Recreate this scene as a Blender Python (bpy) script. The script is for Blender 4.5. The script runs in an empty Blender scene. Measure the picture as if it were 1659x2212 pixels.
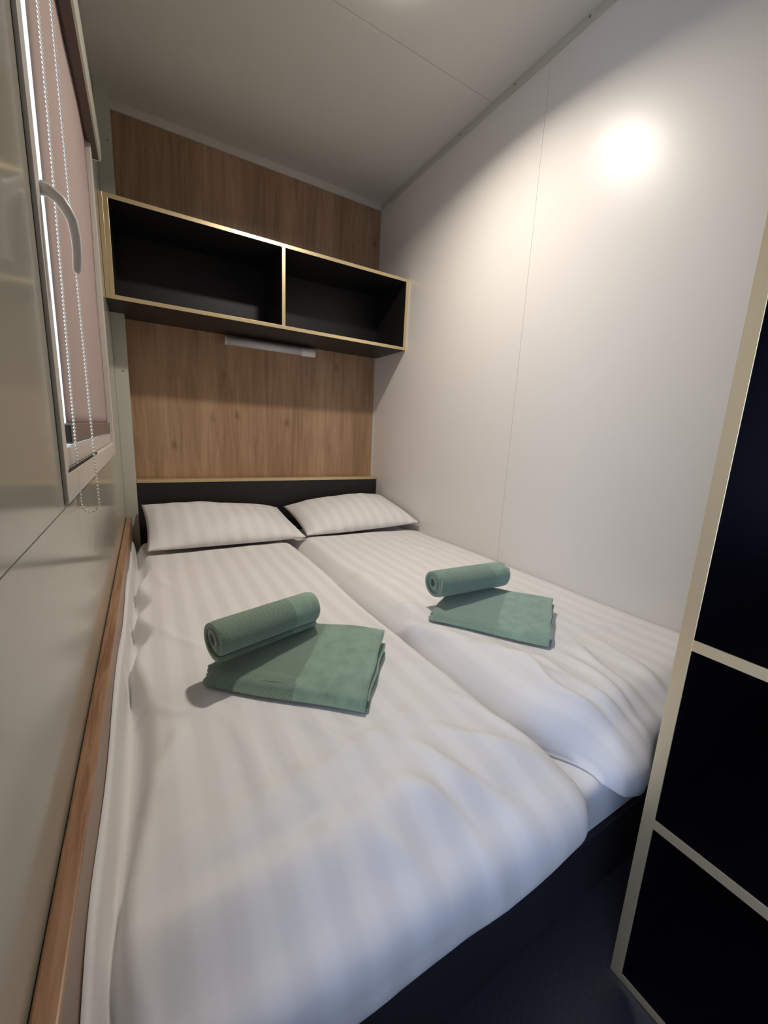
import bpy, bmesh, math, random
from mathutils import Vector, Matrix, noise

random.seed(7)
SC = bpy.context.scene
COL = SC.collection

# ------------------------------------------------------------------ camera
cam_data = bpy.data.cameras.new('camera')
cam = bpy.data.objects.new('camera', cam_data)
COL.objects.link(cam)
RT = Vector((0.86119, -0.50597, 0.04848))
UP = Vector((0.05672, 0.19043, 0.98006))
FW = Vector((0.50512, 0.84127, -0.19269))
CAM = Vector((0.11107, -2.50244, 0.918))
m = Matrix.Identity(4)
for r in range(3):
    m[r][0], m[r][1], m[r][2], m[r][3] = RT[r], UP[r], -FW[r], CAM[r]
cam.matrix_world = m
cam_data.sensor_fit = 'VERTICAL'
cam_data.sensor_height = 24.0
cam_data.lens = 858.57 / 2212 * 24.0
cam_data.clip_start = 0.01
SC.camera = cam

# ------------------------------------------------------------------ view
SC.view_settings.view_transform = 'Standard'
SC.view_settings.look = 'None'
SC.view_settings.gamma = 1.0
SC.view_settings.use_curve_mapping = False
SC.view_settings.exposure = 0.04

# ------------------------------------------------------------------ world + lights
W = bpy.data.worlds.new('sky'); SC.world = W; W.use_nodes = True
bg = W.node_tree.nodes['Background']
bg.inputs['Color'].default_value = (0.72, 0.84, 1.0, 1)
bg.inputs['Strength'].default_value = 1.6

LAMP = (0.85, -1.21)
LAMP_WATT = 14.5
DOOR_WATT = 9.5
def area(name, loc, rot, sx, sy, watt, color):
    d = bpy.data.lights.new(name, 'AREA'); d.shape = 'RECTANGLE'; d.size = sx; d.size_y = sy
    d.energy = watt; d.color = color
    o = bpy.data.objects.new(name, d); COL.objects.link(o); o.location = loc; o.rotation_euler = rot
    return o
# daylight falling in through the glazed door in the left wall, behind the camera
area('door_daylight', (-0.055, -2.76, 0.75), (0, math.radians(-90), 0), 1.20, 0.74, DOOR_WATT, (0.47, 0.59, 1.0))
# daylight on the outside of the blind
area('window_daylight', (-0.35, -1.18, 1.40), (0, math.radians(-90), 0), 1.1, 1.1, 6.0, (0.85, 0.92, 1.0))
# round ceiling lamp
ld = bpy.data.lights.new('ceiling_lamp_light', 'AREA'); ld.shape = 'DISK'; ld.size = 0.10; ld.spread = math.radians(154)
ld.energy = LAMP_WATT; ld.color = (1.0, 0.915, 0.815)
lo = bpy.data.objects.new('ceiling_lamp_light', ld); COL.objects.link(lo)

WR, H = 1.490, 2.344
lo.location = (LAMP[0], LAMP[1], H - 0.056)

# ------------------------------------------------------------------ helpers
def thing(name, label, cat, loc=(0, 0, 0), group=None):
    o = bpy.data.objects.new(name, None); COL.objects.link(o); o.location = loc
    o.empty_display_size = 0.05
    o['label'] = label; o['category'] = cat
    if group: o['group'] = group
    return o
def tag(o, label, cat, group=None):
    o['label'] = label; o['category'] = cat
    if group: o['group'] = group
    return o
def structure(o):
    o['kind'] = 'structure'; return o
def obj(name, bm, mats, parent=None, smooth=False, label=None):
    me = bpy.data.meshes.new(name)
    bmesh.ops.recalc_face_normals(bm, faces=bm.faces)
    if parent is not None:                      # parts keep world coordinates, origin at their thing
        off = Vector(parent.location)
        pp = parent.parent
        while pp is not None:
            off += Vector(pp.location); pp = pp.parent
        bmesh.ops.translate(bm, verts=bm.verts, vec=-off)
    bm.to_mesh(me); bm.free()
    if not isinstance(mats, (list, tuple)): mats = [mats]
    for mt in mats: me.materials.append(mt)
    if smooth:
        for p in me.polygons: p.use_smooth = True
    o = bpy.data.objects.new(name, me); COL.objects.link(o)
    if parent is not None: o.parent = parent
    if label: o['label'] = label
    return o
def box(bm, a, b, bev=0.0, mat=0, seg=2):
    x0, x1 = sorted((a[0], b[0])); y0, y1 = sorted((a[1], b[1])); z0, z1 = sorted((a[2], b[2]))
    vs = [bm.verts.new(v) for v in ((x0,y0,z0),(x1,y0,z0),(x1,y1,z0),(x0,y1,z0),(x0,y0,z1),(x1,y0,z1),(x1,y1,z1),(x0,y1,z1))]
    fs = [bm.faces.new([vs[i] for i in f]) for f in ((0,3,2,1),(4,5,6,7),(0,1,5,4),(1,2,6,5),(2,3,7,6),(3,0,4,7))]
    for f in fs: f.material_index = mat
    if bev > 0:
        es = list({e for f in fs for e in f.edges})
        r = bmesh.ops.bevel(bm, geom=es, offset=bev, segments=seg, profile=0.5, affect='EDGES')
        for f in r['faces']: f.material_index = mat
    return bm
def mk(*boxes, bev=0.0, mat=0):
    bm = bmesh.new()
    for a, b in boxes: box(bm, a, b, bev, mat)
    return bm
def tube(bm, pts, rad, n=12, cap=True, sx=1.0):
    """sweep a circle along pts; rad a number or list"""
    rings = []
    prev = None
    P = [Vector(p) for p in pts]
    for i, p in enumerate(P):
        t = (P[min(i+1, len(P)-1)] - P[max(i-1, 0)]).normalized()
        if prev is None:
            a = Vector((0, 1, 0)) if abs(t.y) < 0.9 else Vector((1, 0, 0))
            u = t.cross(a).normalized()
        else:
            u = (prev - t * prev.dot(t)).normalized()
        prev = u
        v = t.cross(u)
        r = rad[i] if isinstance(rad, (list, tuple)) else rad
        rings.append([bm.verts.new(p + u * math.cos(2*math.pi*k/n) * r + v * math.sin(2*math.pi*k/n) * r * sx) for k in range(n)])
    for a, b in zip(rings, rings[1:]):
        for k in range(n):
            bm.faces.new((a[k], a[(k+1) % n], b[(k+1) % n], b[k]))
    if cap:
        bm.faces.new(rings[0][::-1]); bm.faces.new(rings[-1])
    return bm
def disc_screw(bm, c, axis, r=0.004, h=0.0015):
    c = Vector(c); a = Vector(axis)
    tube(bm, [c, c + a * h], r, 10)
def sphere(bm, c, r, seg=10, rings=6):
    bmesh.ops.create_uvsphere(bm, u_segments=seg, v_segments=rings, radius=r, matrix=Matrix.Translation(c))

# ------------------------------------------------------------------ materials
def mat(name, color, rough=0.5, metal=0.0, spec=0.5, sheen=0.0, coat=0.0):
    mt = bpy.data.materials.new(name); mt.use_nodes = True
    b = mt.node_tree.nodes['Principled BSDF']
    b.inputs['Base Color'].default_value = (*color, 1)
    b.inputs['Roughness'].default_value = rough
    b.inputs['Metallic'].default_value = metal
    b.inputs['Specular IOR Level'].default_value = spec
    if sheen:
        b.inputs['Sheen Weight'].default_value = sheen
        b.inputs['Sheen Roughness'].default_value = 0.6
    if coat:
        b.inputs['Coat Weight'].default_value = coat
        b.inputs['Coat Roughness'].default_value = 0.08
    return mt
def N(mt, kind, **kw):
    n = mt.node_tree.nodes.new(kind)
    for k, v in kw.items(): setattr(n, k, v)
    return n
def L(mt, a, b): mt.node_tree.links.new(a, b)
def bsdf(mt): return mt.node_tree.nodes['Principled BSDF']
def coords(mt, scale=(1,1,1), rot=(0,0,0), loc=(0,0,0)):
    tc = N(mt, 'ShaderNodeTexCoord'); mp = N(mt, 'ShaderNodeMapping')
    mp.inputs['Scale'].default_value = scale; mp.inputs['Rotation'].default_value = rot; mp.inputs['Location'].default_value = loc
    L(mt, tc.outputs['Object'], mp.inputs['Vector'])
    return mp.outputs['Vector']
def bump(mt, height, strength, dist):
    b = N(mt, 'ShaderNodeBump'); b.inputs['Strength'].default_value = strength; b.inputs['Distance'].default_value = dist
    L(mt, height, b.inputs['Height']); L(mt, b.outputs['Normal'], bsdf(mt).inputs['Normal'])
    return b
def ramp(mt, fac, stops):
    r = N(mt, 'ShaderNodeValToRGB')
    el = r.color_ramp.elements
    while len(el) < len(stops): el.new(0.5)
    for e, (p, c) in zip(el, stops): e.position = p; e.color = (*c, 1)
    L(mt, fac, r.inputs['Fac'])
    return r.outputs['Color']

def gloss_wall(name, color, rough, spec=0.5):
    mt = mat(name, color, rough, 0, spec)
    v = coords(mt, (3, 3, 3))
    n = N(mt, 'ShaderNodeTexNoise'); n.inputs['Scale'].default_value = 0.8; n.inputs['Detail'].default_value = 1
    L(mt, v, n.inputs['Vector'])
    bump(mt, n.outputs['Fac'], 0.06, 0.02)          # very slight waviness of the laminate sheets
    return mt
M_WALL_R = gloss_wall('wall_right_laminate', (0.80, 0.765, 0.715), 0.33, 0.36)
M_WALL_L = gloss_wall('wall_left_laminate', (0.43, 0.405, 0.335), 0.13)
M_CEIL = gloss_wall('ceiling_laminate', (0.71, 0.69, 0.63), 0.34)
M_WHITE = mat('white_plastic_handle', (0.86, 0.83, 0.79), 0.35)
M_TRIM = mat('white_trim', (0.68, 0.63, 0.56), 0.4)
M_POST = mat('post_grey_trim', (0.56, 0.555, 0.475), 0.3)
M_PVC = mat('window_pvc', (0.66, 0.61, 0.56), 0.28)
M_GASKET = mat('black_gasket', (0.012, 0.012, 0.012), 0.6)
M_BRASS = mat('champagne_edging', (0.80, 0.64, 0.38), 0.33, 0.75)
M_SCREW = mat('screw', (0.22, 0.21, 0.19), 0.4, 0.6)
M_LAMP_BODY = mat('white_plastic', (0.78, 0.77, 0.80), 0.35)
M_CHAIN = mat('chain_plastic', (0.88, 0.85, 0.78), 0.35)
M_CASS = mat('cassette_brown', (0.105, 0.070, 0.058), 0.4)
M_BAR = mat('bar_mauve_brown', (0.20, 0.145, 0.13), 0.45)

def black_board():
    mt = mat('black_board', (0.016, 0.0145, 0.0145), 0.42, 0, 0.45)
    v = coords(mt, (60, 60, 60)); n = N(mt, 'ShaderNodeTexNoise'); n.inputs['Scale'].default_value = 9
    L(mt, v, n.inputs['Vector']); bump(mt, n.outputs['Fac'], 0.08, 0.001)
    return mt
M_BLACK = black_board()
M_NAVY = mat('wardrobe_dark_board', (0.004, 0.0042, 0.0075), 0.3, 0, 0.25)
M_BASE = mat('bed_base_anthracite', (0.030, 0.030, 0.034), 0.5, 0, 0.4)
def floor_mat():
    mt = mat('dark_vinyl_floor', (0.03, 0.032, 0.04), 0.38)
    v = coords(mt, (1, 1, 1)); n = N(mt, 'ShaderNodeTexNoise'); n.inputs['Scale'].default_value = 160; n.inputs['Detail'].default_value = 3
    L(mt, v, n.inputs['Vector'])
    c = ramp(mt, n.outputs['Fac'], [(0.35, (0.022, 0.024, 0.032)), (0.7, (0.034, 0.036, 0.046))])
    L(mt, c, bsdf(mt).inputs['Base Color'])
    return mt
M_FLOOR = floor_mat()

def oak(name, stretch, dark, mid, light, knots=True, rough=0.42):
    """oak print; stretch = mapping scale, small value along the grain"""
    mt = mat(name, mid, rough)
    v = coords(mt, stretch)
    n1 = N(mt, 'ShaderNodeTexNoise'); n1.inputs['Scale'].default_value = 3.0; n1.inputs['Detail'].default_value = 7; n1.inputs['Roughness'].default_value = 0.62; n1.inputs['Distortion'].default_value = 0.7
    L(mt, v, n1.inputs['Vector'])
    n2 = N(mt, 'ShaderNodeTexNoise'); n2.inputs['Scale'].default_value = 0.55; n2.inputs['Detail'].default_value = 3; n2.inputs['Distortion'].default_value = 0.6
    L(mt, v, n2.inputs['Vector'])
    mx = N(mt, 'ShaderNodeMath', operation='MULTIPLY_ADD'); mx.inputs[1].default_value = 0.55
    L(mt, n1.outputs['Fac'], mx.inputs[0])
    sc = N(mt, 'ShaderNodeMath', operation='MULTIPLY'); sc.inputs[1].default_value = 0.45
    L(mt, n2.outputs['Fac'], sc.inputs[0]); L(mt, sc.outputs[0], mx.inputs[2])
    c = ramp(mt, mx.outputs[0], [(0.34, dark), (0.50, mid), (0.64, light)])
    if knots:
        vk = coords(mt, (7.5, 7.5, 4.2), (0, 0, 0), (0.3, 0, 0.55))
        vo = N(mt, 'ShaderNodeTexVoronoi'); vo.inputs['Scale'].default_value = 1.0; vo.inputs['Randomness'].default_value = 1.0
        L(mt, vk, vo.inputs['Vector'])
        nz = N(mt, 'ShaderNodeTexNoise'); nz.inputs['Scale'].default_value = 9; nz.inputs['Detail'].default_value = 4
        L(mt, vk, nz.inputs['Vector'])
        ad = N(mt, 'ShaderNodeMath', operation='MULTIPLY_ADD'); ad.inputs[1].default_value = 0.16
        L(mt, nz.outputs['Fac'], ad.inputs[0]); L(mt, vo.outputs['Distance'], ad.inputs[2])
        kr = ramp(mt, ad.outputs[0], [(0.10, (0.50, 0.46, 0.42)), (0.15, (0.76, 0.74, 0.72)), (0.24, (1, 1, 1))])
        mul = N(mt, 'ShaderNodeMixRGB', blend_type='MULTIPLY'); mul.inputs['Fac'].default_value = 1.0
        L(mt, c, mul.inputs['Color1']); L(mt, kr, mul.inputs['Color2']); c = mul.outputs['Color']
    L(mt, c, bsdf(mt).inputs['Base Color'])
    bump(mt, n1.outputs['Fac'], 0.12, 0.002)
    return mt
M_OAK = oak('oak_wall', (14, 14, 1.0), (0.25, 0.145, 0.078), (0.37, 0.230, 0.132), (0.47, 0.31, 0.19))
M_OAK_RAIL = oak('oak_rail', (40, 2.6, 40), (0.15, 0.07, 0.032), (0.33, 0.18, 0.10), (0.42, 0.25, 0.145), False, 0.38)
M_OAK_SIDE = mat('oak_rail_side', (0.33, 0.225, 0.16), 0.4)

def satin(name, axis=0, period=0.062, phase=0.0):
    """white damask with woven satin stripes"""
    mt = mat(name, (0.80, 0.78, 0.77), 0.6, 0, 0.3, sheen=0.25)
    tc = N(mt, 'ShaderNodeTexCoord')
    at = N(mt, 'ShaderNodeAttribute', attribute_name='stripe')
    sn = N(mt, 'ShaderNodeMath', operation='MULTIPLY'); sn.inputs[1].default_value = 2 * math.pi / period
    L(mt, at.outputs['Fac'], sn.inputs[0])
    si = N(mt, 'ShaderNodeMath', operation='SINE'); L(mt, sn.outputs[0], si.inputs[0])
    mr = N(mt, 'ShaderNodeMapRange'); mr.inputs['From Min'].default_value = -0.55; mr.inputs['From Max'].default_value = 0.55
    L(mt, si.outputs[0], mr.inputs['Value'])
    c = ramp(mt, mr.outputs['Result'], [(0.0, (0.746, 0.724, 0.708)), (1.0, (0.80, 0.78, 0.765))])
    L(mt, c, bsdf(mt).inputs['Base Color'])
    r2 = N(mt, 'ShaderNodeMapRange'); r2.inputs['To Min'].default_value = 0.5; r2.inputs['To Max'].default_value = 0.7
    L(mt, mr.outputs['Result'], r2.inputs['Value']); L(mt, r2.outputs['Result'], bsdf(mt).inputs['Roughness'])
    n = N(mt, 'ShaderNodeTexNoise'); n.inputs['Scale'].default_value = 26; n.inputs['Detail'].default_value = 4
    L(mt, tc.outputs['Object'], n.inputs['Vector'])
    bump(mt, n.outputs['Fac'], 0.10, 0.01)
    return mt
M_SATIN = satin('white_satin_stripe')
M_SHEET = mat('white_sheet', (0.78, 0.77, 0.78), 0.7, sheen=0.2)

def towel_mat(name, base, band, lo=0.68, hi=1.12):
    """weave below 'border' attribute, smooth velour band above it"""
    mt = mat(name, base, 0.95, 0, 0.15, sheen=0.5)
    uv = N(mt, 'ShaderNodeUVMap', uv_map='cloth')
    sp = N(mt, 'ShaderNodeSeparateXYZ'); L(mt, uv.outputs['UV'], sp.inputs[0])
    # band mask by distance along the cloth (u in metres)
    at = N(mt, 'ShaderNodeAttribute', attribute_name='border')
    mask = N(mt, 'ShaderNodeMath', operation='GREATER_THAN'); mask.inputs[1].default_value = 0.5
    L(mt, at.outputs['Fac'], mask.inputs[0])
    # waffle weave
    def wave(a, b, k):
        d = N(mt, 'ShaderNodeMath', operation='MULTIPLY'); d.inputs[1].default_value = a * k; L(mt, sp.outputs[0], d.inputs[0])
        e = N(mt, 'ShaderNodeMath', operation='MULTIPLY_ADD'); e.inputs[1].default_value = b * k; L(mt, sp.outputs[1], e.inputs[0]); L(mt, d.outputs[0], e.inputs[2])
        s = N(mt, 'ShaderNodeMath', operation='SINE'); L(mt, e.outputs[0], s.inputs[0]); return s.outputs[0]
    w1 = wave(1, -1.0, 980.0); w2 = wave(1, 1.2, 1500.0)
    mulw = N(mt, 'ShaderNodeMath', operation='MULTIPLY_ADD'); mulw.inputs[1].default_value = 0.55; L(mt, w2, mulw.inputs[0]); L(mt, w1, mulw.inputs[2])
    tc = N(mt, 'ShaderNodeTexCoord')
    n = N(mt, 'ShaderNodeTexNoise'); n.inputs['Scale'].default_value = 30; n.inputs['Detail'].default_value = 4; L(mt, tc.outputs['Object'], n.inputs['Vector'])
    nf = N(mt, 'ShaderNodeTexNoise'); nf.inputs['Scale'].default_value = 600; nf.inputs['Detail'].default_value = 2; L(mt, tc.outputs['Object'], nf.inputs['Vector'])
    wv = N(mt, 'ShaderNodeMapRange'); wv.inputs['From Min'].default_value = -1.2; wv.inputs['From Max'].default_value = 1.0; L(mt, mulw.outputs[0], wv.inputs['Value'])
    cw = ramp(mt, wv.outputs['Result'], [(0.0, tuple(c * lo for c in base)), (1.0, tuple(c * hi for c in base))])
    cb = ramp(mt, n.outputs['Fac'], [(0.36, tuple(c * 0.84 for c in band)), (0.62, tuple(c * 1.1 for c in band))])
    mx = N(mt, 'ShaderNodeMixRGB'); L(mt, mask.outputs[0], mx.inputs['Fac']); L(mt, cw, mx.inputs['Color1']); L(mt, cb, mx.inputs['Color2'])
    L(mt, mx.outputs['Color'], bsdf(mt).inputs['Base Color'])
    mb = N(mt, 'ShaderNodeMixRGB'); L(mt, mask.outputs[0], mb.inputs['Fac']); L(mt, wv.outputs['Result'], mb.inputs['Color1']); L(mt, nf.outputs['Fac'], mb.inputs['Color2'])
    bump(mt, mb.outputs['Color'], 0.55, 0.0016)
    return mt
M_TOWEL = towel_mat('green_towel', (0.178, 0.270, 0.190), (0.232, 0.352, 0.255))
M_TOWEL_B = towel_mat('green_towel_smooth', (0.195, 0.305, 0.235), (0.235, 0.365, 0.285), 0.86, 1.04)

def blind_fabric():
    mt = bpy.data.materials.new('pink_blind_fabric'); mt.use_nodes = True
    nt = mt.node_tree; nt.nodes.clear()
    out = nt.nodes.new('ShaderNodeOutputMaterial')
    d = nt.nodes.new('ShaderNodeBsdfDiffuse'); t = nt.nodes.new('ShaderNodeBsdfTranslucent'); mx = nt.nodes.new('ShaderNodeMixShader')
    d.inputs['Color'].default_value = (0.50, 0.40, 0.365, 1); t.inputs['Color'].default_value = (0.50, 0.40, 0.37, 1)
    mx.inputs['Fac'].default_value = 0.30
    nt.links.new(d.outputs[0], mx.inputs[1]); nt.links.new(t.outputs[0], mx.inputs[2]); nt.links.new(mx.outputs[0], out.inputs[0])
    return mt
M_BLIND = blind_fabric()
def glass():
    mt = bpy.data.materials.new('window_glass'); mt.use_nodes = True
    b = bsdf(mt); b.inputs['Base Color'].default_value = (0.95, 0.98, 0.97, 1); b.inputs['Roughness'].default_value = 0.0
    b.inputs['Transmission Weight'].default_value = 1.0; b.inputs['IOR'].default_value = 1.0 + 0.02
    return mt
M_GLASS = glass()
def emit(name, color, strength):
    mt = mat(name, (0.9, 0.9, 0.9), 0.4)
    b = bsdf(mt); b.inputs['Emission Color'].default_value = (*color, 1); b.inputs['Emission Strength'].default_value = strength
    return mt
M_LED = emit('lamp_diffuser', (1.0, 0.94, 0.86), 3.5)

# ------------------------------------------------------------------ room shell
YB = -4.30                                            # end of the passage behind the camera
structure(obj('floor', mk(((-0.05, YB, -0.05), (WR + 0.05, 0.05, 0.0))), M_FLOOR))
YS = -0.958
bm = mk(((-0.05, YS + 0.0008, H), (WR + 0.05, 0.05, H + 0.04)), ((-0.05, YB, H), (WR + 0.05, YS - 0.0008, H + 0.04)), ((-0.05, YB, H + 0.041), (WR + 0.05, 0.05, H + 0.06)))
structure(obj('ceiling', bm, M_CEIL))
structure(obj('wall_back', mk(((-0.05, 0.0, 0.0), (WR + 0.05, 0.05, H))), M_OAK))
YW = -1.253
bm = mk(((WR, YW + 0.0007, 0), (WR + 0.04, 0.0, H)), ((WR, YB, 0), (WR + 0.04, YW - 0.0007, H)))
box(bm, (WR + 0.002, YW - 0.002, 0), (WR + 0.05, YW + 0.002, H))
structure(obj('wall_right', bm, M_WALL_R))
# left wall: sheets around the window, thin joints between them
FY0, FY1, FZ0, FZ1 = -1.755, -0.612, 0.791, 1.93
JZ = 0.784
DY0, DY1, DZ1 = -3.17, -2.35, 1.98                    # door opening
GK = 0.0016
bm = mk(((-0.05, DY1, 0), (0, 0, JZ - 0.001)), ((-0.05, YB, 0), (0, DY0, JZ - 0.001)),
        ((-0.05, DY1, JZ + 0.001), (0, FY0 - GK, H)), ((-0.05, YB, JZ + 0.001), (0, DY0, H)), ((-0.05, DY0, DZ1), (0, DY1, H)),
        ((-0.05, FY1, JZ - 0.001), (0, 0, H)),
        ((-0.05, FY0 - GK, FZ1), (0, FY1, H)),
        ((-0.05, FY0 - GK, JZ - 0.001), (0, FY1, FZ0)))
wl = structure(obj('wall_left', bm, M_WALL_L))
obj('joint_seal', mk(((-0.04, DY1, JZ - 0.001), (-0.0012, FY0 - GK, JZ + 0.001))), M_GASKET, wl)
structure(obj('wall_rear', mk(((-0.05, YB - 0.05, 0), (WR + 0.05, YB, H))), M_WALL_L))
# glazed door in the left wall, behind the camera
dr = bpy.data.objects.new('door_1', None); COL.objects.link(dr); structure(dr); dr.location = (-0.02, (DY0 + DY1) / 2, 0)
obj('door_frame', mk(((-0.05, DY0, 0), (0.004, DY0 + 0.04, DZ1)), ((-0.05, DY1 - 0.04, 0), (0.004, DY1, DZ1)),
                     ((-0.05, DY0 + 0.04, DZ1 - 0.04), (0.004, DY1 - 0.04, DZ1)), ((-0.05, DY0 + 0.04, 0), (0.004, DY1 - 0.04, 0.10))), M_PVC, dr)
obj('door_glass', mk(((-0.032, DY0 + 0.04, 0.10), (-0.026, DY1 - 0.04, DZ1 - 0.04))), M_GLASS, dr)

# trims: ceiling edge right, ceiling edge back, corner post
t1 = structure(obj('trim_1', mk(((WR - 0.008, YB, H - 0.030), (WR, -0.008, H)), bev=0.0015), M_POST))
bm = bmesh.new()
for y in (-1.408, -1.087, -0.75): disc_screw(bm, (WR - 0.008, y, H - 0.012), (-1, 0, 0), 0.0038)
obj('screw', bm, M_SCREW, t1)
t2 = structure(obj('trim_2', mk(((0.052, -0.010, H - 0.040), (WR - 0.008, 0, H)), bev=0.0015), M_TRIM))
t3 = structure(obj('trim_3', mk(((0.0, -0.118, 0.0), (0.055, -0.0005, 1.416)), ((0.0, -0.118, 1.811), (0.055, -0.0005, H)), bev=0.0012), M_POST))
bm = bmesh.new()
for x, z in ((0.040, 2.12), (0.034, 1.155)): disc_screw(bm, (x, -0.118, z), (0, -1, 0), 0.0035)
obj('screw', bm, M_SCREW, t3)
structure(obj('trim_4', mk(((WR - 0.010, -0.010, 0), (WR, 0, H - 0.03))), M_POST))

# ------------------------------------------------------------------ window
wn = bpy.data.objects.new('window_1', None); COL.objects.link(wn); structure(wn); wn.location = (0, (FY0 + FY1) / 2, FZ0)
XF = 0.006
fw = 0.044; fl_ = 0.030
bm = mk(((-0.05, FY0, FZ0), (XF, FY0 + fl_, FZ1)), ((-0.05, FY1 - fw, FZ0), (XF, FY1, FZ1)),
        ((-0.05, FY0 + fl_, FZ0), (XF, FY1 - fw, FZ0 + 0.044)), ((-0.05, FY0 + fl_, FZ1 - fw), (XF, FY1 - fw, FZ1)), bev=0.0015)
obj('window_frame', bm, M_PVC, wn)
obj('gasket', mk(((-0.045, FY0 - GK, FZ0), (0.0004, FY0, FZ1))), M_GASKET, wn)
bm = mk(((-0.045, FY0 + fl_, FZ0 + 0.047), (-0.018, FY0 + fl_ + 0.03, FZ1 - fw)), ((-0.045, FY1 - fw - 0.03, FZ0 + 0.047), (-0.018, FY1 - fw, FZ1 - fw)),
        ((-0.045, FY0 + fl_ + 0.03, FZ0 + 0.047), (-0.004, FY1 - fw - 0.03, FZ0 + 0.078)), ((-0.045, FY0 + fl_ + 0.03, FZ1 - fw - 0.03), (-0.018, FY1 - fw - 0.03, FZ1 - fw)))
obj('sash', bm, M_PVC, wn)
obj('drain_slot', mk(((XF - 0.002, -1.735, 0.8365), (XF + 0.0004, -1.30, 0.8405))), M_GASKET, wn)
obj('pane', mk(((-0.036, FY0 + fl_ + 0.03, FZ0 + 0.078), (-0.030, FY1 - fw - 0.03, FZ1 - fw - 0.03))), M_GLASS, wn)
# handle: rosette, neck and curved lever
bm = bmesh.new()
yh = -1.722
path = [(XF - 0.001, yh, 1.226), (0.016, yh, 1.224), (0.026, yh, 1.217), (0.033, yh + 0.0005, 1.206), (0.038, yh + 0.001, 1.195), (0.0405, yh + 0.001, 1.175), (0.0405, yh + 0.001, 1.152), (0.0385, yh + 0.001, 1.130), (0.0375, yh + 0.001, 1.126)]
tube(bm, path, [0.010, 0.0085, 0.0075, 0.007, 0.0065, 0.006, 0.0055, 0.005, 0.003], 14, sx=0.55)
obj('window_handle', bm, M_WHITE, wn, True)

# ------------------------------------------------------------------ roller blind
bl = thing('roller_blind', 'pink roller blind with brown cassette covering the window in the left wall', 'blind', (0.0, -1.12, 0.87))
CY0, CY1, CZ = -1.72, -0.560, 1.822
bm = bmesh.new()
prof = [(-0.010, CZ + 0.012), (-0.006, CZ + 0.003), (0.000, CZ), (0.022, CZ), (0.027, CZ + 0.002), (0.030, CZ + 0.010), (0.030, CZ + 0.068), (0.024, CZ + 0.076), (-0.010, CZ + 0.076)]
ra = [bm.verts.new((x, CY0, z)) for x, z in prof]; rb = [bm.verts.new((x, CY1, z)) for x, z in prof]
for k in range(len(prof)):
    f = bm.faces.new((ra[k], ra[(k+1) % len(prof)], rb[(k+1) % len(prof)], rb[k]))
    f.material_index = 1 if k in (3, 4, 5, 6) else 0
bm.faces.new(ra); bm.faces.new(rb)
obj('cassette', bm, [M_CASS, M_POST], bl, label='brown cassette with a pale front strip')
bm = bmesh.new()
ra = [bm.verts.new((x, CY1, z)) for x, z in prof]; rb = [bm.verts.new((x, CY1 + 0.006, z)) for x, z in prof]
for k in range(len(prof)): bm.faces.new((ra[k], ra[(k+1) % len(prof)], rb[(k+1) % len(prof)], rb[k]))
bm.faces.new(ra); bm.faces.new(rb)
obj('end_cap', bm, M_WHITE, bl, label='cream cassette end cap')
XB = -0.012
bm = bmesh.new()
ny, nz = 16, 30
vg = {}
BY0, BY1 = -1.575, -0.660
for i in range(ny + 1):
    for j in range(nz + 1):
        y = BY0 + (BY1 - BY0) * i / ny; z = 0.90 + (CZ + 0.012 - 0.90) * j / nz
        x = XB + 0.0012 * math.sin(i * 0.9) * math.sin(j * 0.35) + (0.004 * (j / nz))
        vg[i, j] = bm.verts.new((x, y, z))
for i in range(ny):
    for j in range(nz): bm.faces.new((vg[i, j], vg[i+1, j], vg[i+1, j+1], vg[i, j+1]))
fb = obj('blind_fabric', bm, M_BLIND, bl, True)
md = fb.modifiers.new('thickness', 'SOLIDIFY'); md.thickness = 0.0008
bb = obj('bottom_bar', mk(((XB - 0.004, BY0 - 0.006, 0.872), (XB + 0.008, BY1 + 0.006, 0.909)), bev=0.003), M_BAR, bl, label='mauve brown bottom bar')
bm = bmesh.new(); box(bm, (XB - 0.003, BY0 - 0.009, 0.875), (XB + 0.007, BY0 - 0.006, 0.906), 0.001)
obj('bar_cap', bm, M_GASKET, bb, label='black bar end cap')
# bead chain: one endless loop
chain_y = -1.62
pts = []
xa, xb, zt, zb_ = 0.0095, 0.0265, CZ + 0.01, 0.770
n = 60
for k in range(n + 1):
    f = k / n; z = zt + (zb_ - zt) * f
    pts.append((xa - 0.004 * f * f + 0.002 * math.sin(f * 5), chain_y, z))
x0 = pts[-1][0]; x1 = xb + 0.0035
r = (x1 - x0) / 2
for k in range(1, 12):
    a = math.pi * k / 12; pts.append((x0 + r - r * math.cos(a), chain_y, zb_ - r * 1.35 * math.sin(a)))
for k in range(n + 1):
    f = 1 - k / n; z = zt + (zb_ - zt) * f
    pts.append((xb + 0.0035 * f * f, chain_y, z))
bm = bmesh.new()
cord = bmesh.new(); tube(cord, pts, 0.0005, 5)
ln = [0.0]
for a, b in zip(pts, pts[1:]): ln.append(ln[-1] + (Vector(b) - Vector(a)).length)
step = 0.0062; s = 0.0; k = 0
while s < ln[-1]:
    while k < len(pts) - 2 and ln[k+1] < s: k += 1
    f = (s - ln[k]) / max(1e-9, ln[k+1] - ln[k])
    p = Vector(pts[k]).lerp(Vector(pts[k+1]), f)
    sphere(bm, p, 0.0021, 8, 5); s += step
ch = obj('bead_chain', bm, M_CHAIN, bl, True, label='white plastic bead chain')
obj('chain_cord', cord, M_CHAIN, ch)

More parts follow.
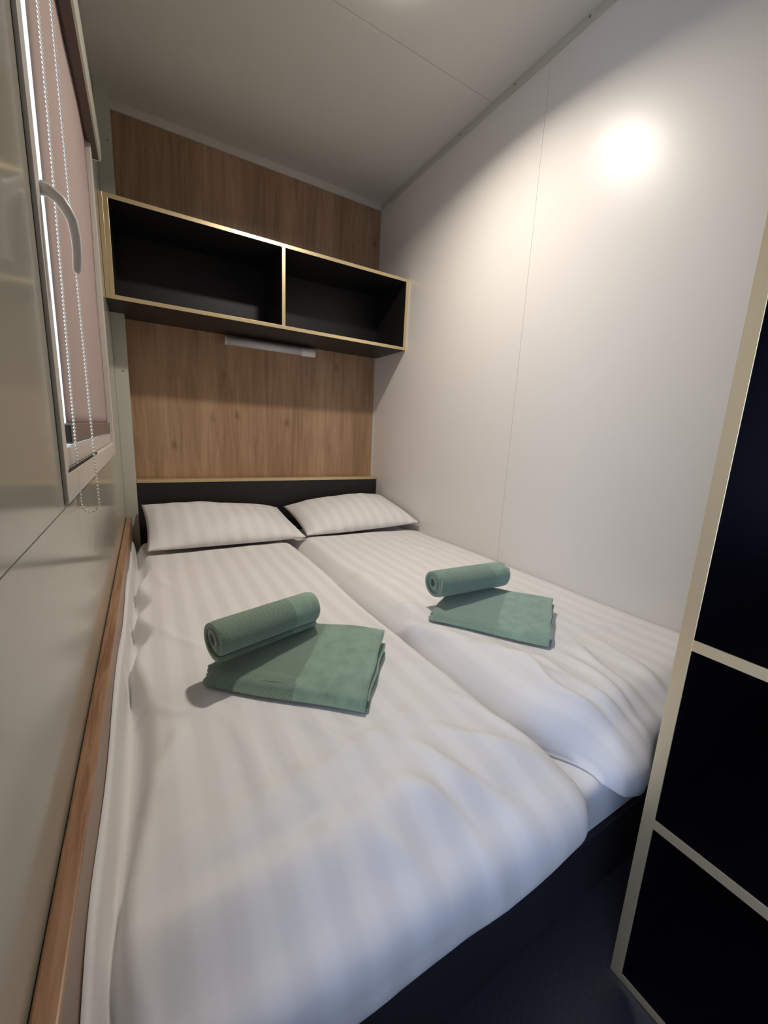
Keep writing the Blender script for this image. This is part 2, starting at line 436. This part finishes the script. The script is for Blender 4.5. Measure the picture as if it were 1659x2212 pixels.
# ------------------------------------------------------------------ bed
MT = 0.272                                            # mattress top
bed = thing('bed', 'low double bed with anthracite base and black headboard filling the end of the room', 'bed', (0.75, -1.12, 0))
obj('foot_board', mk(((0.033, -2.172, 0.0), (WR - 0.004, -2.150, 0.156)), bev=0.001), M_BASE, bed, label='anthracite foot board')
obj('base_platform', mk(((0.033, -2.149, 0.0), (WR - 0.004, -0.090, 0.1565))), M_BASE, bed)
hb = obj('headboard', mk(((0.056, -0.082, 0.0), (WR - 0.001, -0.011, 0.604)), bev=0.0008), M_BLACK, bed, label='black headboard')
obj('edge_strip', mk(((0.056, -0.0835, 0.6045), (WR - 0.001, -0.011, 0.621)), bev=0.0008), M_BRASS, hb, label='champagne edging along the headboard top')
# oak rail
rail = thing('side_rail', 'long oak rail running between the left wall and the bed', 'rail', (0.012, -1.15, 0.30))
bm = bmesh.new()
box(bm, (0.0015, -2.75, 0.0), (0.024, -0.1195, 0.437), 0.003, 0, 3)
for f in bm.faces:
    if f.normal.x > 0.9 or f.calc_center_median().z < 0.42: f.material_index = 1
obj('rail_board', bm, [M_OAK_RAIL, M_OAK_SIDE], rail)

# mattress
bm = bmesh.new()
box(bm, (0.034, -2.170, 0.1575), (WR - 0.006, -0.086, MT), 0.022, 0, 5)
mo = obj('mattress', bm, M_SHEET, None, True)
tag(mo, 'mattress in white fitted sheet, bare corner showing at the bed foot', 'mattress')

# ---- duvets -------------------------------------------------------
def sstep(a, b, x):
    if a == b: return 0.0 if x < a else 1.0
    t = max(0.0, min(1.0, (x - a) / (b - a))); return t * t * (3 - 2 * t)
def ridge(x, y, x0, y0, x1, y1, w, h, skew=0.0):
    dx, dy = x1 - x0, y1 - y0; l2 = dx * dx + dy * dy
    t = ((x - x0) * dx + (y - y0) * dy) / l2
    d = ((x - x0) * dy - (y - y0) * dx) / math.sqrt(l2)
    e = sstep(-0.15, 0.25, t) * (1 - sstep(0.7, 1.15, t))
    d += 0.012 * math.sin(t * 4 + x0 * 30)
    if skew and d > 0: w = w * (1 + skew)
    return 1.7 * h * e * math.exp(-(d / w) ** 2)
FOLDS_L = [
    (0.10, -1.98, 0.62, -1.90, 0.012, 0.0045, 2), (0.08, -2.06, 0.50, -1.99, 0.020, -0.003, 0),
    (0.20, -1.66, 0.25, -2.02, 0.010, 0.004, 1), (0.27, -1.72, 0.33, -2.04, 0.010, 0.0045, 1), (0.34, -1.75, 0.40, -1.98, 0.009, 0.004, 1),
    (0.36, -1.80, 0.47, -1.97, 0.010, 0.0035, 1), (0.10, -1.66, 0.17, -1.72, 0.010, 0.004, 0), (0.07, -1.88, 0.13, -1.74, 0.012, 0.005, 1),
    (0.50, -1.98, 0.62, -2.18, 0.011, 0.006, 1), (0.44, -2.04, 0.55, -2.22, 0.012, 0.007, 1), (0.38, -2.08, 0.45, -2.24, 0.012, 0.006, 1),
    (0.58, -1.96, 0.70, -2.14, 0.010, 0.005, 1), (0.66, -1.90, 0.735, -2.10, 0.008, 0.004, 1), (0.30, -2.06, 0.34, -2.26, 0.016, 0.005, 1),
    (0.60, -1.70, 0.72, -1.86, 0.012, 0.003, 1), (0.55, -1.45, 0.70, -1.62, 0.016, 0.003, 1), (0.12, -1.30, 0.22, -1.52, 0.014, 0.003, 0),
    (0.10, -0.75, 0.16, -1.05, 0.02, 0.003, 0), (0.60, -0.8, 0.66, -1.2, 0.02, 0.003, 0),
]
FOLDS_R = [
    (0.80, -1.64, 0.95, -1.88, 0.016, 0.007, 1), (0.84, -1.78, 0.92, -2.02, 0.013, 0.007, 1), (0.90, -1.86, 0.86, -2.14, 0.012, 0.008, 1),
    (0.97, -1.90, 0.90, -2.16, 0.012, 0.007, 1), (1.04, -1.90, 0.96, -2.16, 0.012, 0.007, 1), (1.12, -1.88, 1.03, -2.14, 0.012, 0.007, 1),
    (1.21, -1.90, 1.12, -2.14, 0.012, 0.006, 1), (1.00, -1.76, 1.20, -1.86, 0.012, 0.005, 1), (0.78, -1.44, 0.90, -1.62, 0.016, 0.005, 1),
    (1.10, -1.72, 1.35, -1.80, 0.010, 0.004, 1), (1.05, -1.70, 1.32, -1.70, 0.009, 0.003, 1), (1.16, -1.80, 1.42, -1.93, 0.011, 0.005, 1),
    (0.79, -1.10, 0.90, -1.35, 0.02, 0.004, 0), (1.2, -0.75, 1.3, -1.1, 0.02, 0.003, 0),
]
def wob(x, y, s, seed):
    return noise.noise(Vector((x * s, y * s, seed)))
PAD_L = (Vector((0.165, -1.632)), Vector((0.291, -0.247)), Vector((0.153, 0.185)), MT + 0.082)
PAD_R = (Vector((0.800, -1.611)), Vector((0.213, -0.290)), Vector((0.225, 0.165)), MT + 0.098)
def settle(h, x, y, pad):
    o, a, d, z = pad
    p = Vector((x, y)) - o
    u = p.dot(a) / a.length_squared; v = p.dot(d) / d.length_squared
    q = max(-u, u - 1, -v, v - 1)
    w = 1 - sstep(0.04, 0.26, q)
    return h + (z - h) * w
def height_L(x, y): return settle(raw_L(x, y), x, y, PAD_L)
def height_R(x, y): return settle(raw_R(x, y), x, y, PAD_R)
def raw_L(x, y):
    b = MT + 0.003
    a = x - 0.026
    seam = 0.741 + 0.006 * math.sin(y * 5.5)
    rr = max(0.0, seam - x)
    edge_r = (1 - (1 - min(1, rr / 0.065)) ** 2.2) ** 0.5
    scal = 0.5 + 0.5 * math.sin(y * 17 + 2.0 * math.sin(y * 5.3))
    main = 0.006 + 0.072 * sstep(0.008 + 0.020 * scal, 0.040 + 0.035 * scal, a)
    flap = 0.116 * math.exp(-((a) / 0.011) ** 2) * (0.90 + 0.10 * math.sin(y * 11))
    t = max(main, flap) * edge_r
    t += 0.006 * wob(x, y, 3.2, 1.3) * edge_r
    t *= 1.0 - 0.15 * sstep(-2.00, -2.16, y)
    t *= 1.0 - 0.30 * sstep(-0.60, -0.48, y)
    f = sum(ridge(x, y, *p) for p in FOLDS_L) + 0.0022 * wob(x * 1.0, y * 0.6, 11, 4.0)
    return b + max(0.004, t + f * edge_r)
def raw_R(x, y):
    b = MT + 0.003
    seam = 0.754 + 0.007 * math.sin(y * 5.5)
    l = max(0.0, x - seam)
    wid = 0.085 + 0.05 * sstep(-1.3, -2.0, y)
    edge_l = (1 - (1 - min(1, l / wid)) ** 2.3) ** 0.5
    rr = max(0.0, 1.487 - x)
    edge_r = 0.93 + 0.07 * sstep(0, 0.06, rr)
    t = (0.092 + 0.012 * math.exp(-((x - 0.88) / 0.12) ** 2) * sstep(-1.0, -1.7, y)) * edge_l * edge_r
    t += 0.006 * wob(x, y, 3.0, 7.7) * edge_l
    t *= 1.0 - 0.30 * sstep(-2.06, -2.20, y)
    t *= 1.0 - 0.30 * sstep(-0.60, -0.48, y)
    f = sum(ridge(x, y, *p) for p in FOLDS_R) + 0.0022 * wob(x * 1.0, y * 0.6, 11, 9.0)
    return b + max(0.004, t + f * edge_l)

def make_duvet(name, x0, x1, shift, ys, send, hf, hem, bend_y, rb, maxang, label, nx=110, ny=240):
    """cloth-covered slab: top follows hf, bottom follows the mattress and bends over its foot edge"""
    bm = bmesh.new()
    lay = bm.verts.layers.float.new('stripe')
    top, bot = {}, {}
    def place(x, s, off):
        # s = distance along the bed from the head wall; off = height above the mattress top
        sb = -bend_y
        if s <= sb: return Vector((x, -s, MT + off))
        th = min((s - sb) / rb, maxang)
        rest = max(0.0, (s - sb) - maxang * rb)
        cy, cz = bend_y, MT - rb
        n = Vector((0, -math.sin(th), math.cos(th))); t = Vector((0, -math.cos(th), -math.sin(th)))
        return Vector((x, cy, cz)) + n * (rb + off) + t * rest
    for i in range(nx + 1):
        u = i / nx; u = 0.5 - 0.5 * math.cos(math.pi * u) * (0.55 + 0.45 * abs(math.cos(math.pi * u))) if False else u
        xc = x0 + (x1 - x0) * u
        se = send(xc)
        for j in range(ny + 1):
            v = j / ny
            s = ys + (se - ys) * v
            y = -s
            x = xc + shift(u, s)
            off = hf(xc, max(y, -2.26)) - MT
            end = min(1.0, (se - s) / 0.035 + 0.0); endf = (1 - (1 - max(0, end)) ** 2.2) ** 0.5
            hd = min(1.0, (s - ys) / 0.05); endf *= (1 - (1 - hd) ** 2.2) ** 0.5
            o = 0.004 + max(0.0, (off - 0.004)) * endf * hem(xc, s)
            top[i, j] = bm.verts.new(place(x, s, o)); top[i, j][lay] = xc
            bot[i, j] = bm.verts.new(place(x, s, 0.002)); bot[i, j][lay] = xc
    for i in range(nx):
        for j in range(ny):
            bm.faces.new((top[i, j], top[i+1, j], top[i+1, j+1], top[i, j+1]))
            bm.faces.new((bot[i, j], bot[i, j+1], bot[i+1, j+1], bot[i+1, j]))
    for i in range(nx):
        bm.faces.new((top[i, 0], bot[i, 0], bot[i+1, 0], top[i+1, 0])); bm.faces.new((top[i, ny], top[i+1, ny], bot[i+1, ny], bot[i, ny]))
    for j in range(ny):
        bm.faces.new((top[0, j], top[0, j+1], bot[0, j+1], bot[0, j])); bm.faces.new((top[nx, j], bot[nx, j], bot[nx, j+1], top[nx, j+1]))
    o = obj(name, bm, M_SATIN, None, True)
    tag(o, label, 'duvet', 'striped duvets on the bed')
    return o
BEND, RB = -2.150, 0.026
def send_L(x):
    # foot hem: full drape on the left, curving up to the right corner
    return 2.248 - 0.042 * sstep(0.50, 0.72, x) - 0.030 * sstep(0.68, 0.745, x) ** 2
def hem_L(x, s): return 1.0 - (0.80 - 0.35 * sstep(0.45, 0.66, x)) * sstep(2.06, 2.20, s) * (0.35 + 0.65 * sstep(0.035, 0.10, x))
def shift_L(u, s): return u ** 4 * 0.030 * sstep(1.95, 2.15, s)
def shift_R(u, s): return (1 - u) ** 4 * 0.085 * sstep(1.98, 2.15, s)
make_duvet('duvet', 0.0265, 0.745, shift_L, 0.24, send_L, height_L, hem_L, BEND, RB, math.radians(86),
           'white satin-striped duvet on the left half of the bed, beside the oak rail')
def send_R(x):
    return 2.206 - 0.022 * sstep(0.84, 0.96, x) + 0.010 * math.sin(x * 23) - 0.03 * sstep(0.80, 0.745, x)
def hem_R(x, s): return 1.0 - 0.30 * sstep(2.08, 2.20, s)
make_duvet('duvet', 0.751, 1.486, shift_R, 0.24, send_R, height_R, hem_R, -2.14, 0.09, math.radians(22),
           'white satin-striped duvet on the right half of the bed, against the pale right wall')

# ---- pillows ------------------------------------------------------
def make_pillow(corners, thick, label, seed):
    """corners: front-left, front-right, back-right, back-left of the seam"""
    bm = bmesh.new(); lay = bm.verts.layers.float.new('stripe')
    fl, fr, br, blc = [Vector(c) for c in corners]
    n = 56; mseg = 40
    up = ((fr - fl).cross(blc - fl)).normalized()
    if up.z < 0: up = -up
    T, B = {}, {}
    wid = (fr - fl).length
    for i in range(n + 1):
        for j in range(mseg + 1):
            u, v = i / n, j / mseg
            uu, vv = 2 * u - 1, 2 * v - 1
            # sides bow inwards a little between the corners
            pu = 0.5 + 0.5 * uu * (1 - 0.035 * (1 - vv * vv)); pv = 0.5 + 0.5 * vv * (1 - 0.05 * (1 - uu * uu))
            p = fl.lerp(fr, pu).lerp(blc.lerp(br, pu), pv)
            prof = max(0.0, (1 - abs(uu) ** 2.6)) ** 0.62 * max(0.0, (1 - abs(vv) ** 2.4)) ** 0.62
            w = 0.010 * wob(u * 3 + seed, v * 2.4, 1.3, seed) * prof + 0.0045 * wob(u * 9, v * 3 + seed, 1.2, seed + 3) * min(1, prof * 2)
            # puckers along the front seam
            w += 0.004 * math.sin(u * 31 + 3 * math.sin(u * 9 + seed)) * math.exp(-(v / 0.16) ** 2) * min(1, prof * 4)
            T[i, j] = bm.verts.new(p + up * (prof * thick * 0.66 + w)); T[i, j][lay] = pu * wid + 0.01
            if i in (0, n) or j in (0, mseg): B[i, j] = T[i, j]
            else:
                B[i, j] = bm.verts.new(p - up * (prof * thick * 0.42)); B[i, j][lay] = pu * wid + 0.01
    for i in range(n):
        for j in range(mseg):
            bm.faces.new((T[i, j], T[i+1, j], T[i+1, j+1], T[i, j+1]))
            bm.faces.new((B[i, j], B[i, j+1], B[i+1, j+1], B[i+1, j]))
    o = obj('pillow', bm, M_SATIN, None, True)
    tag(o, label, 'pillow', 'striped pillows at the headboard')
    return o
make_pillow([(0.086, -0.585, 0.372), (0.800, -0.600, 0.374), (0.770, -0.150, 0.452), (0.070, -0.150, 0.502)], 0.125,
            'white satin-striped pillow at the head of the left half of the bed', 1.7)
make_pillow([(0.806, -0.575, 0.376), (1.482, -0.640, 0.412), (1.478, -0.160, 0.505), (0.812, -0.130, 0.452)], 0.135,
            'white satin-striped pillow at the head of the right half, touching the right wall', 5.2)

# ---- towels -------------------------------------------------------
def roll_towel(name, a, b, R, mt, label, squash=0.94, border_from=0.72, turns=2.6, phase=0.0, tail=0.0):
    """spiral strip of towel swept from a to b (a = visible open end)"""
    a, b = Vector(a), Vector(b); ax = (b - a).normalized(); length = (b - a).length
    side = ax.cross(Vector((0, 0, 1))).normalized()         # horizontal, to the viewer's side
    up = side.cross(ax).normalized()
    if up.z < 0: up = -up
    bm = bmesh.new(); bl_ = bm.verts.layers.float.new('border'); uvl = bm.loops.layers.uv.new('cloth')
    th = 0.0115
    pitch = th + 0.0012
    n_sp = 150
    prof = []
    ang1 = 2 * math.pi * turns
    for k in range(n_sp + 1):
        f = k / n_sp; ang = ang1 * (1 - f)
        r_out = R - pitch * (ang1 - ang) / (2 * math.pi)
        prof.append((ang + phase, r_out, max(0.0008, r_out - th)))
    nl = 30
    rings = []
    for i in range(nl + 1):
        f = i / nl; ring_o, ring_i = [], []
        endr = 1 - 0.05 * (1 - min(1, f / 0.05)) ** 2 - 0.10 * (1 - min(1, (1 - f) / 0.05)) ** 2
        for k, (ang, ro, ri) in enumerate(prof):
            wv = 1 + 0.012 * wob(f * 4, ang * 0.5, 1.5, R * 100 + phase)
            jog = 0.004 * math.sin(ang * 0.7 + phase) if i == 0 else (0.003 * math.sin(ang * 0.9) if i == nl else 0)
            for lst, rr in ((ring_o, ro), (ring_i, ri)):
                p = a + ax * (length * f + jog) + (side * math.cos(ang) * rr + up * math.sin(ang) * rr * squash) * wv * endr
                v = bm.verts.new(p); v[bl_] = 1.0 if f > border_from else 0.0
                lst.append(v)
        rings.append((ring_o, ring_i))
    arc = [0.0]
    for k in range(1, n_sp + 1): arc.append(arc[-1] + prof[k][1] * abs(prof[k][0] - prof[k-1][0]))
    def quad(vs, uvs):
        f = bm.faces.new(vs)
        for lp, uv in zip(f.loops, uvs): lp[uvl].uv = uv
    for i in range(nl):
        u0, u1 = length * i / nl, length * (i + 1) / nl
        for which in (0, 1):
            A, Bq = rings[i][which], rings[i+1][which]
            for k in range(n_sp):
                quad((A[k], A[k+1], Bq[k+1], Bq[k]), ((u0, arc[k]), (u0, arc[k+1]), (u1, arc[k+1]), (u1, arc[k])))
        for k in (0, n_sp):
            quad((rings[i][0][k], rings[i+1][0][k], rings[i+1][1][k], rings[i][1][k]), ((u0, 0), (u1, 0), (u1, th), (u0, th)))
    for i in (0, nl):
        o_, i_ = rings[i]
        for k in range(n_sp):
            quad((o_[k], o_[k+1], i_[k+1], i_[k]), ((0, arc[k]), (0, arc[k+1]), (th, arc[k+1]), (th, arc[k])))
    o = obj(name, bm, mt, None, True)
    md = o.modifiers.new('soft', 'BEVEL'); md.width = 0.002; md.segments = 2; md.limit_method = 'ANGLE'; md.angle_limit = math.radians(50)
    return o

def fold_towel(name, fl, along, depth, length, width, zf, zb, mt, layers=3, border_from=0.62, seed=0.0, wedge_l=1.0):
    """stack of folded layers; front long edge is a fold, right end shows the layer edges.
    fl = front-left corner (x, y), z given by zf (front bottom) and zb (back top)"""
    A = Vector((*along, 0)).normalized(); D = Vector((*depth, 0)).normalized(); U = Vector((0, 0, 1))
    base = Vector((fl[0], fl[1], 0))
    bm = bmesh.new(); bl_ = bm.verts.layers.float.new('border'); uvl = bm.loops.layers.uv.new('cloth')
    nl, nd = 44, 30
    def quad(vs, uvs, mi=0):
        f = bm.faces.new(vs)
        for lp, uv in zip(f.loops, uvs): lp[uvl].uv = uv
    total = zb - zf
    th = 0.0075
    def sheet(zfun, thick, inset_r, inset_f, back):
        """one layer: closed slab between zfun-thick and zfun"""
        T, B = {}, {}
        for i in range(nl + 1):
            f = i / nl; s = f * (length - inset_r)
            for j in range(nd + 1):
                g = j / nd; d = inset_f + g * (width - inset_f - back)
                t = thick
                z = zfun(f, d / width)
                ef = min(1, g * nd / 2.5); eb = min(1, (1 - g) * nd / 2.0)
                rl = min(1, f * nl / 2.5)
                rnd = (1 - (1 - ef) ** 2) ** 0.5 * (1 - (1 - eb) ** 2) ** 0.5 * (0.3 + 0.7 * (1 - (1 - rl) ** 2) ** 0.5)
                cr = max(0.0, 1 - f / 0.07); cg = max(0.0, 1 - g / 0.10)
                d += 0.020 * cr * cr * (1 - g); s += 0.016 * cg * cg * (1 - f) ** 6
                P = base + A * (s + 0.0015 * math.sin(d * 60 + seed)) + D * (d + 0.002 * math.sin(s * 22 + seed))
                zt = z - t / 2 + t / 2 * rnd; zo = z - t / 2 - t / 2 * rnd
                T[i, j] = bm.verts.new(P + U * zt); B[i, j] = bm.verts.new(P + U * zo)
                for v in (T[i, j], B[i, j]): v[bl_] = 1.0 if f > border_from else 0.0
        for i in range(nl):
            for j in range(nd):
                q = ((i, j), (i+1, j), (i+1, j+1), (i, j+1))
                uv = [(length * a / nl, width * b / nd) for a, b in q]
                quad([T[k] for k in q], uv); quad([B[k] for k in reversed(q)], uv[::-1])
        for i in range(nl):
            for j in (0, nd): quad((T[i, j], B[i, j], B[i+1, j], T[i+1, j]), [(length * i / nl, 0)] * 2 + [(length * (i+1) / nl, 0)] * 2)
        for j in range(nd):
            for i in (0, nl): quad((T[i, j], T[i, j+1], B[i, j+1], B[i, j]), [(0, width * j / nd), (0, width * (j+1) / nd), (th, width * (j+1) / nd), (th, width * j / nd)])
    # bottom layers lie flat, the top sheet wraps over the front edge
    def bottom(k):
        def fn(f, g): return zf + th * (k + 1) + 0.002 * wob(f * 3, g * 3, 1.0, seed + k) + (total - th * (layers + 1)) * 0.9 * g * k / max(1, layers - 1) * min(1, f / 0.12)
        return fn
    for k in range(layers - 1):
        sheet(bottom(k), th, -0.005 + 0.011 * (k % 2), 0.010 + 0.004 * k, 0.002 * k)
    def topf(f, g):
        left = 0.75 * (1 - (1 - (1 - min(1.0, f / 0.07)) ** 2) ** 0.5)
        front = 1 - (1 - (1 - min(1.0, g / 0.07)) ** 2) ** 0.5
        z = zf + total * (0.36 + 0.64 * g ** 0.85 * (1 - 0.25 * (1 - f))) + 0.004 * wob(f * 2.4, g * 2.2, 1.3, seed + 9)
        zlow = zf + th * 1.2
        return zlow + (z - zlow) * (1 - front) * (1 - left)
    sheet(topf, th, 0.0, 0.0, 0.0)
    return obj(name, bm, mt, None, True)

GL = 'green towel sets on the duvets'
zL = PAD_L[3] + 0.003
o = fold_towel('folded_towel', (0.163, -1.630), (0.291, -0.247), (0.153, 0.185), 0.390, 0.242, zL, zL + 0.068, M_TOWEL, 5, 0.60, 1.0)
tag(o, 'green folded bath towel lying under the rolled towel on the left duvet', 'towel', 'folded green towels')
zr = zL + 0.060
o = roll_towel('rolled_towel', (0.212, -1.646, zr + 0.044), (0.462, -1.580, zr + 0.049), 0.050, M_TOWEL,
               'x', 0.95, 0.70, 2.15, math.radians(-115))
tag(o, 'green rolled hand towel resting on the folded towel on the left duvet', 'towel', 'rolled green towels')
zR = PAD_R[3] + 0.003
o = fold_towel('folded_towel', (0.797, -1.609), (0.213, -0.290), (0.235, 0.170), 0.360, 0.265, zR, zR + 0.050, M_TOWEL_B, 4, 0.60, 5.0)
tag(o, 'green folded bath towel lying under the rolled towel on the right duvet', 'towel', 'folded green towels')
zr = zR + 0.042
o = roll_towel('rolled_towel', (0.868, -1.566, zr + 0.047), (1.150, -1.586, zr + 0.050), 0.052, M_TOWEL_B,
               'x', 0.93, 0.74, 2.4, math.radians(-100))
tag(o, 'green rolled hand towel resting on the folded towel on the right duvet', 'towel', 'rolled green towels')

# ------------------------------------------------------------------ wall shelf
SH = thing('wall_shelf', 'black two-compartment wall shelf with champagne edges above the headboard', 'shelf', (0.75, -0.18, 1.417))
SX0, SX1, SZ0, SZ1, SY = 0.016, WR - 0.001, 1.417, 1.810, -0.362
T = 0.017
E2 = 0.0022
def board(name, a, b, edge_a, edge_b, parent=SH, mt=M_BLACK, bev=0.0006):
    o = obj(name, mk((a, b), bev=bev), mt, parent)
    obj('edge_strip', mk((edge_a, edge_b), bev=0.0005), M_BRASS, o, label='champagne edging')
    return o
yb, yf = -0.001, SY + E2
board('top_board', (SX0, yf, SZ1 - T), (SX1, yb, SZ1), (SX0, SY, SZ1 - T), (SX1, yf, SZ1))
board('bottom_board', (SX0, yf, SZ0), (SX1, yb, SZ0 + T), (SX0, SY, SZ0), (SX1, yf, SZ0 + T))
for nm, x in (('side_board', SX0), ('side_board', SX1 - T), ('divider', 0.739)):
    board(nm, (x, yf, SZ0 + T), (x + T, yb, SZ1 - T), (x, SY, SZ0 + T), (x + T, yf, SZ1 - T))
obj('back_panel', mk(((SX0 + T, -0.012, SZ0 + T), (SX1 - T, -0.0015, SZ1 - T))), M_BLACK, SH)
board('filler_strip', (0.001, yf, SZ0), (SX0 - 0.001, -0.001, SZ1), (0.001, SY, SZ0), (SX0 - 0.001, yf, SZ1))

# linear lamp under the shelf
lp = thing('wall_lamp', 'white tubular lamp mounted under the black wall shelf', 'lamp', (0.775, -0.035, 1.365))
bm = bmesh.new(); tube(bm, [(0.522, -0.045, 1.379), (0.945, -0.045, 1.379)], 0.021, 20)
obj('diffuser', bm, mat('lamp_diffuser_off', (0.62, 0.61, 0.66), 0.4), lp, True, label='long pale diffuser tube')
bm = bmesh.new(); tube(bm, [(0.945, -0.045, 1.379), (0.950, -0.045, 1.379), (1.030, -0.045, 1.379), (1.033, -0.045, 1.379)], [0.0215, 0.0235, 0.0235, 0.021], 20)
obj('switch_cap', bm, M_LAMP_BODY, lp, True, label='wider white end cap')
bm = bmesh.new(); tube(bm, [(0.514, -0.045, 1.379), (0.516, -0.045, 1.379), (0.522, -0.045, 1.379)], [0.0195, 0.0225, 0.0225], 20)
obj('end_cap', bm, M_LAMP_BODY, lp, True)
obj('mounting_bracket', mk(((0.53, -0.030, 1.369), (1.02, -0.001, 1.389))), M_LAMP_BODY, lp)

# ------------------------------------------------------------------ wardrobe at the bed foot
WX, WY, WT, WH = 0.773, -2.264, 0.018, 1.93
WY2 = -3.02
wd = thing('open_wardrobe', 'tall dark navy open wardrobe with champagne edges standing at the bed foot', 'wardrobe', (1.1, -2.64, 0))
xf = WX + E2; xbk = WR - 0.004
board('side_board', (xf, WY, 0), (xbk, WY - WT, WH), (WX, WY, 0), (xf, WY - WT, WH), wd, M_NAVY)
board('side_board', (xf, WY2 + WT, 0), (xbk, WY2, WH), (WX, WY2 + WT, 0), (xf, WY2, WH), wd, M_NAVY)
y0, y1 = WY - WT, WY2 + WT
for nm, za, zb in (('bottom_board', 0.0, 0.014), ('shelf_board', 0.320, 0.337), ('shelf_board', 0.632, 0.649), ('shelf_board', 1.30, 1.317), ('top_board', WH - WT, WH)):
    board(nm, (xf, y1, za), (xbk, y0, zb), (WX, y1, za), (xf, y0, zb), wd, M_NAVY)
obj('back_panel', mk(((xbk - 0.008, y1, 0.014), (xbk, y0, WH - WT))), M_NAVY, wd)

# ------------------------------------------------------------------ ceiling lamp (just above the frame)
cl = thing('ceiling_light', 'round white ceiling light in the middle of the ceiling', 'ceiling light', (LAMP[0], LAMP[1], H))
bm = bmesh.new(); tube(bm, [(LAMP[0], LAMP[1], H - 0.0005), (LAMP[0], LAMP[1], H - 0.010)], 0.088, 40)
obj('lamp_base', bm, M_LAMP_BODY, cl, False)
bm = bmesh.new(); tube(bm, [(LAMP[0], LAMP[1], H - 0.0105), (LAMP[0], LAMP[1], H - 0.014), (LAMP[0], LAMP[1], H - 0.034), (LAMP[0], LAMP[1], H - 0.046), (LAMP[0], LAMP[1], H - 0.052)], [0.086, 0.098, 0.098, 0.084, 0.040], 40)
obj('lamp_diffuser', bm, M_LED, cl, True)
